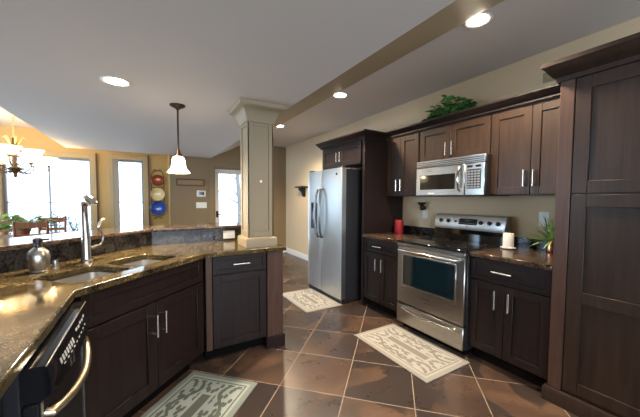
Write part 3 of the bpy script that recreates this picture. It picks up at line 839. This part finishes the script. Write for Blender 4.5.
for i in range(9):
    if i < 6: a, R_, z0 = i*PI/3+.2, .36, 1.86
    else: a, R_, z0 = (i-6)*2*PI/3+.55, .21, 1.97
    c_, s_ = math.cos(a), math.sin(a)
    arm = MB().tube([(c_*r, s_*r, z) for r, z in ((.02, z0-.10), (.08*R_/.36, z0-.13), (.18*R_/.36, z0-.145), (.28*R_/.36, z0-.12), (R_+.015, z0-.07), (R_+.02, z0-.03), (R_, z0))], [.009, .009, .008, .008, .008, .008, .009], 8)
    arm.tube([(c_*r, s_*r, z) for r, z in ((.10*R_/.36, z0-.135), (.14*R_/.36, z0-.08), (.20*R_/.36, z0-.07), (.21*R_/.36, z0-.10), (.17*R_/.36, z0-.11))], .005, 6)
    arm.lathe([(0, -.02), (.02, -.018), (.034, -.004), (.03, .0), (0, .0)], (c_*R_, s_*R_, z0), 14)
    ao = arm.build('arm', M['ironbrown'], ch)
    MB().lathe(bowl_pr, (c_*R_, s_*R_, z0), 24, caps=False).build('shade', M['chshade'], ao, 'glowing cream glass bowl')
    if i < 6 and i % 2 == 0: lamp('bulb', ch, (c_*R_, s_*R_, z0+.12), 9, (1, .74, .38), .05)

# ------------------------------------------------------------------ rugs
def rug(label, x, y, rz, W, L, light, dark):
    m = rug_mat('woven_rug', light, dark, W, L)
    o = MB().box(-W/2, W/2, -L/2, L/2, 0, .010, .004).build('rug', m, loc=(x, y, .0005), rotz=rz)
    return tag(o, label, 'rug', 'kitchen rugs')
cr, gr = srgb(180, 175, 166), srgb(130, 124, 115)
rug('cream and grey vine-patterned rug in front of the range', 1.99, 1.80, 0, .53, .87, cr, gr)
rug('pale rug on the tiles in front of the refrigerator', 1.84, 3.365, 0, .52, .80, cr, gr)
A = Vector((.273, 2.375)); u = Vector((S2, -S2)); v = Vector((-S2, -S2))
cc = A+u*.275+v*.44
rug('grey-green vine-patterned rug lying along the sink cabinet', cc.x, cc.y, -PI/4, .55, .88, srgb(166, 174, 168), srgb(86, 92, 84))

# ------------------------------------------------------------------ things on the worktops and walls
cn = thing('candle', 'red pillar candle on the worktop left of the range', 'candle', (2.79, 2.70, .915))
MB().lathe([(0, 0), (.055, 0), (.058, .006), (.058, .165), (.052, .172), (.04, .166), (0, .163)]).build('wax', M['red'], cn)
MB().cyl((0, 0, .16), (.003, 0, .178), .0015, seg=6).build('wick', M['blackplastic'], cn)
cn = thing('candle', 'white pillar candle on a small saucer on the worktop right of the range', 'candle', (2.74, 1.345, .915))
MB().lathe([(0, 0), (.045, 0), (.06, .008), (.062, .013), (.05, .012), (0, .010)]).build('saucer', M['plastic'], cn)
MB().lathe([(0, .011), (.041, .011), (.042, .015), (.042, .132), (.038, .139), (0, .135)]).build('wax', M['wax'], cn)
MB().cyl((0, 0, .134), (.002, 0, .15), .0015, seg=6).build('wick', M['blackplastic'], cn)
pl = thing('potted_plant', 'spiky green and white grass in a copper vase on the worktop beside the pantry', 'plant', (2.84, 1.065, .915))
MB().lathe([(0, 0), (.03, 0), (.033, .01), (.031, .045), (.024, .085), (.026, .098), (.022, .096), (0, .09)]).build('vase', M['copper'], pl)
m = MB()
for i in range(110):
    a = random.uniform(0, 2*PI); e = random.uniform(.05, 1.3)
    d = (math.cos(a)*math.cos(e), math.sin(a)*math.cos(e), math.sin(e))
    L = random.uniform(.17, .33)
    if d[0] > 0: L = min(L, .125/max(.125, d[0]))
    if d[1] < 0: L = min(L, .19/max(.19, -d[1]))
    m.leaf((0, 0, .09), d, L, .011, .25)
m.build('foliage', M['grass'], pl)
m = MB()
for i in range(16):
    a = random.uniform(0, 2*PI); e = random.uniform(.7, 1.4); L = random.uniform(.10, .17)
    p = Vector((math.cos(a)*math.cos(e)*.6, math.sin(a)*math.cos(e)*.6, math.sin(e)))*L+Vector((0, 0, .09))
    for q in range(5): m.leaf(p, (math.cos(q*1.257), math.sin(q*1.257), .5), .02, .012, .2, 2)
m.build('blossom', M['wax'], pl, 'small white blossoms')
gn = thing('greenery', 'trailing green foliage lying on top of the wall cabinets above the microwave', 'plant', (2.83, 2.06, 2.14))
m = MB(); m2 = MB()
for i in range(300):
    t = random.uniform(-1, 1); r = (1-abs(t))**.6
    bx, by = random.uniform(-.04, .08), t*.28
    z = .07+random.uniform(0, .20)*(.35+r)
    a = random.uniform(0, 2*PI); d = (math.cos(a), math.sin(a), random.uniform(-.1, .9))
    (m if i % 2 else m2).leaf((bx, by, z), d, random.uniform(.06, .095), random.uniform(.05, .07), .5, 4)
st = MB()
for i in range(14):
    t = random.uniform(-.9, .9)
    st.tube([(0, t*.1, .0), (random.uniform(-.05, .03), t*.2, .10), (random.uniform(-.06, .05), t*.33, .16*(1-.4*abs(t)))], .003, 6)
m.build('foliage', M['leaf'], gn); m2.build('dark_foliage', M['leafd'], gn); st.build('stem', M['leafd'], gn)

def plate_on_wall(name, label, cat, pos, rz, w, h, mat, slots='duplex', vertical=True):
    r = thing(name, label, cat, pos, rz)
    MB().box(-w/2, w/2, -.006, 0, -h/2, h/2, .003).build('plate', mat, r)
    if slots == 'duplex':
        for s in (-1, 1):
            c_ = (0, s*h*.22) if vertical else (s*w*.22, 0)
            MB().box(c_[0]-.014, c_[0]+.014, -.009, -.005, c_[1]-.013, c_[1]+.013, .003).build('socket', mat if mat is not M['blackplastic'] else M['blackgloss'], r)
    elif slots == 'rocker':
        for s in (-1, 0, 1): MB().box(s*w*.29-.015, s*w*.29+.015, -.010, -.005, -.03, .03, .002).build('switch', mat, r)
    return r
plate_on_wall('outlet', 'white wall outlet behind the potted grass on the right', 'outlet', (XW, 1.185, 1.18), RR, .08, .125, M['plastic'])
plate_on_wall('outlet', 'white wall outlet above the backsplash left of the range', 'outlet', (XW, 2.46, 1.175), RR, .08, .12, M['plastic'])
pw = thing('plug_in_warmer', 'small dark plug-in night light above the white outlet left of the range', 'night light', (2.988, 2.46, 1.215), RR)
MB().lathe([(0, 0), (.02, 0), (.03, .02), (.03, .05), (.02, .06), (0, .06)], (0, -.045, 0), 16).box(-.022, .022, -.035, .0, .005, .05, .004).build('body', M['bronze'], pw)
MB().lathe([(.018, .058), (.05, .085), (.052, .10), (.046, .10), (.016, .066)], (0, -.06, 0), 20, caps=False).build('dish', M['bronze'], pw)
plate_on_wall('outlet', 'white double outlet on the granite backsplash beside the column base', 'outlet', (.712, 3.04, .975), 0, .118, .082, M['plastic'], 'duplex', False)
bo = plate_on_wall('outlet', 'black outlet on the granite backsplash left of the white one', 'outlet', (.50, 3.04, .975), 0, .118, .082, M['blackplastic'], 'duplex', False)
MB().box(.06, .10, -.05, -.0, -.045, -.012, .005).build('plug', M['blackplastic'], bo)
o = thing('wall_vent', 'small olive coloured vent high on the wall above the wall cabinets', 'vent', (XW, 1.185, 2.41), RR)
MB().box(-.055, .055, -.008, 0, -.045, .045, .003).build('frame', M['olivevent'], o)
m = MB()
for i in range(6): m.box(-.045, .045, -.012, -.007, -.036+i*.0135, -.029+i*.0135, .001)
m.build('louver', M['olivevent'], o)
o = thing('wall_shelf', 'small black corbel shelf on the wall left of the refrigerator', 'shelf', (XW, 5.75, 1.40), RR)
MB().box(-.17, .17, -.16, 0, .20, .23, .004).build('board', M['blackplastic'], o)
MB().prism([(0, .20), (-.13, .20), (-.11, .15), (-.05, .10), (-.03, .03), (0, 0)], 'x', -.06, .06).build('bracket', M['blackplastic'], o)

# far wall: sign, thermostat, switches, plate rack
sg = thing('wall_sign', 'narrow brown framed wooden sign on the far wall', 'sign', (.785, YB, 1.69), 0)
MB().box(-.255, .255, -.012, 0, -.055, .055, .002).build('board', M['signface'], sg)
MB().box(-.275, .275, -.022, 0, .05, .072, .003).box(-.275, .275, -.022, 0, -.072, -.05, .003).box(-.275, -.25, -.022, 0, -.05, .05, .003).box(.25, .275, -.022, 0, -.05, .05, .003).build('frame', M['signwood'], sg)
th = thing('thermostat', 'white thermostat with grey screen on the far wall', 'thermostat', (1.0, YB, 1.455), 0)
MB().box(-.092, .092, -.025, 0, -.068, .068, .008).build('housing', M['plastic'], th)
MB().box(-.055, .055, -.028, -.024, -.03, .04, .003).build('screen', M['blackgloss'], th)
sw_ = plate_on_wall('light_switch', 'wide white switch plate below the thermostat', 'light switch', (1.0, YB, 1.205), 0, .215, .125, M['plastic'], 'rocker')
PX = .19
pk = thing('plate_rack', 'black wrought iron plate rack hanging on the wall between window and corner', 'plate rack', (PX, YD, 0))
m = MB()
for s in (-1, 1):
    m.tube([(s*.02, -.012, 1.96), (s*.09, -.012, 1.93), (s*.115, -.012, 1.86), (s*.12, -.012, 1.7), (s*.12, -.012, 1.10), (s*.10, -.012, .98), (s*.03, -.012, .94)], .006, 8)
    m.tube([(0, -.012, 1.945), (s*.05, -.012, 1.985), (s*.085, -.012, 1.965)], .007, 8)
    m.tube([(0, -.012, .95), (s*.06, -.012, .90), (s*.09, -.012, .92)], .007, 8)
for z in (1.60, 1.29, .985): m.tube([(-.12, -.012, z), (-.08, -.05, z-.01), (.08, -.05, z-.01), (.12, -.012, z)], .006, 8)
m.build('frame', M['bronze'], pk)
for z, r, mt, lb in ((1.745, .125, 'copperglaze', 'copper coloured plate, topmost in the wall plate rack'), (1.44, .14, 'creamglaze', 'cream yellow plate in the middle of the wall plate rack'), (1.135, .15, 'blueglaze', 'bright blue plate at the bottom of the wall plate rack')):
    mat = Matrix.Rotation(PI/2, 4, 'X')
    o = MB().lathe([(0, 0), (r*.55, 0), (r*.62, .006), (r*.95, .022), (r, .026), (r*.97, .029), (r*.62, .013), (r*.5, .008), (0, .008)], (0, 0, 0), 36, mat=mat).build('plate', M[mt], loc=(PX, YD-.017, z))
    tag(o, lb, 'plate', 'display plates')

# ------------------------------------------------------------------ dining corner
tx, ty = -1.72, 6.2
t = thing('dining_table', 'wooden dining table under the chandelier by the big window', 'table', (tx, ty, 0))
MB().box(-.62, .62, -.38, .38, .715, .75, .008).build('tabletop', M['oak'], t)
MB().box(-.54, .54, -.30, .30, .63, .715, .003).build('apron', M['oak'], t)
for sx in (-1, 1):
    for sy in (-1, 1): MB().cyl((sx*.5, sy*.26, .63), (sx*.5, sy*.26, 0), .04, .025).build('leg', M['oak'], t)
def chair(label, x, y, rz, mat):
    c = thing('dining_chair', label, 'chair', (x, y, 0), rz, 'dining chairs')
    MB().box(-.19, .19, -.2, .2, .43, .46, .012).build('seat', mat, c)
    for s in (-1, 1):
        MB().box(s*.165-.018, s*.165+.018, .16, .196, 0, .43, .004).build('leg', mat, c)
        MB().tube([(s*.172, -.18, 0), (s*.172, -.18, .45), (s*.172, -.205, .75), (s*.172, -.23, 1.02)], .019, 10).build('back_post', mat, c)
    MB().box(-.16, .16, -.24, -.218, .915, 1.0, .006).build('top_rail', mat, c)
    for z in (.80, .66): MB().box(-.16, .16, -.225, -.208, z-.025, z+.025, .005).build('back_slat', mat, c)
    MB().cyl((-.165, .178, .2), (.165, .178, .2), .01).build('stretcher', mat, c)
chair('wooden ladder-back dining chair with its back toward the bar', -1.43, 5.82, 0, wood('reddish_oak', srgb(112, 66, 42), srgb(150, 96, 64), .45, .1))
chair('lighter wooden dining chair at the window side of the table, right of the leafy plant', -1.45, 6.54, PI, M['oak'])
chair('lighter wooden dining chair at the window side, behind the leafy plant at left', -2.02, 6.54, PI, M['oak'])
p = thing('potted_plant', 'broad-leaved green houseplant in a low pot on the dining table', 'plant', (-1.66, 6.1, .75))
MB().lathe([(0, 0), (.07, 0), (.10, .10), (.105, .12), (.09, .115), (0, .10)]).build('pot', M['terracotta'], p)
m = MB(); m2 = MB()
for i in range(80):
    a = random.uniform(0, 2*PI); e = random.uniform(.1, 1.1); r = random.uniform(.10, .32)
    b = (math.cos(a)*math.cos(e)*r*1.3, math.sin(a)*math.cos(e)*r*.9, .12+math.sin(e)*r)
    (m if i % 3 else m2).leaf(b, (math.cos(a), math.sin(a), random.uniform(-.2, .6)), .12, .085, .4)
    m2.tube([(0, 0, .1), (b[0]*.6, b[1]*.6, b[2]*.75+.02), b], .003, 5)
m.build('foliage', M['leafy'], p); m2.build('dark_foliage', M['leafd'], p)

# ------------------------------------------------------------------ shrubs outside the windows
def shrub(label, x, y, hgt, r):
    s_ = thing('shrub', label, 'shrub', (x, y, -.12), 0, 'shrubs outside the window')
    m = MB(); b = MB()
    for i in range(7):
        a = random.uniform(0, 2*PI); rr = random.uniform(.2, .9)*r
        top = Vector((math.cos(a)*rr, math.sin(a)*rr, hgt*random.uniform(.75, 1)))
        b.tube([(0, 0, 0), top*.5+Vector((0, 0, .1)), top], [.02, .013, .005], 6)
        for k in range(26):
            t_ = random.uniform(.3, 1); q = top*t_+Vector((random.gauss(0, .08), random.gauss(0, .08), random.gauss(0, .06)))
            an = random.uniform(0, 2*PI); m.leaf(q, (math.cos(an), math.sin(an), random.uniform(-.2, .8)), .12, .06, .3, 3)
    b.build('stem', M['bark'], s_); m.build('foliage', M['bush'], s_)
for x, y, hgt, lb in ((-1.45, 9.2, 1.1, 'frosty blue-grey shrub outside, right part of the big window'), (-2.15, 10.5, 1.2, 'frosty blue-grey shrub outside, just right of the window mullion'), (-3.0, 9.6, 1.0, 'frosty shrub outside, left part of the big window')):
    shrub(lb, x, y, hgt, .45)
tr = thing('tree', 'bare tree outside the glazed far door', 'tree', (2.75, 10.2, -.12))
m = MB().tube([(0, 0, 0), (.03, 0, 1.2), (-.05, 0, 2.2), (.05, 0, 3.4)], [.10, .085, .07, .04], 10)
m.build('trunk', M['bark'], tr)
m = MB()
for z, dx, L in ((1.3, -.8, .9), (1.7, .7, .7), (2.1, -.6, .8), (1.5, -.4, 1.2)):
    m.tube([(0, 0, z), (dx*.5, .05, z+L*.25), (dx, .1, z+L*.6)], [.035, .022, .008], 7)
m.build('branch', M['bark'], tr)
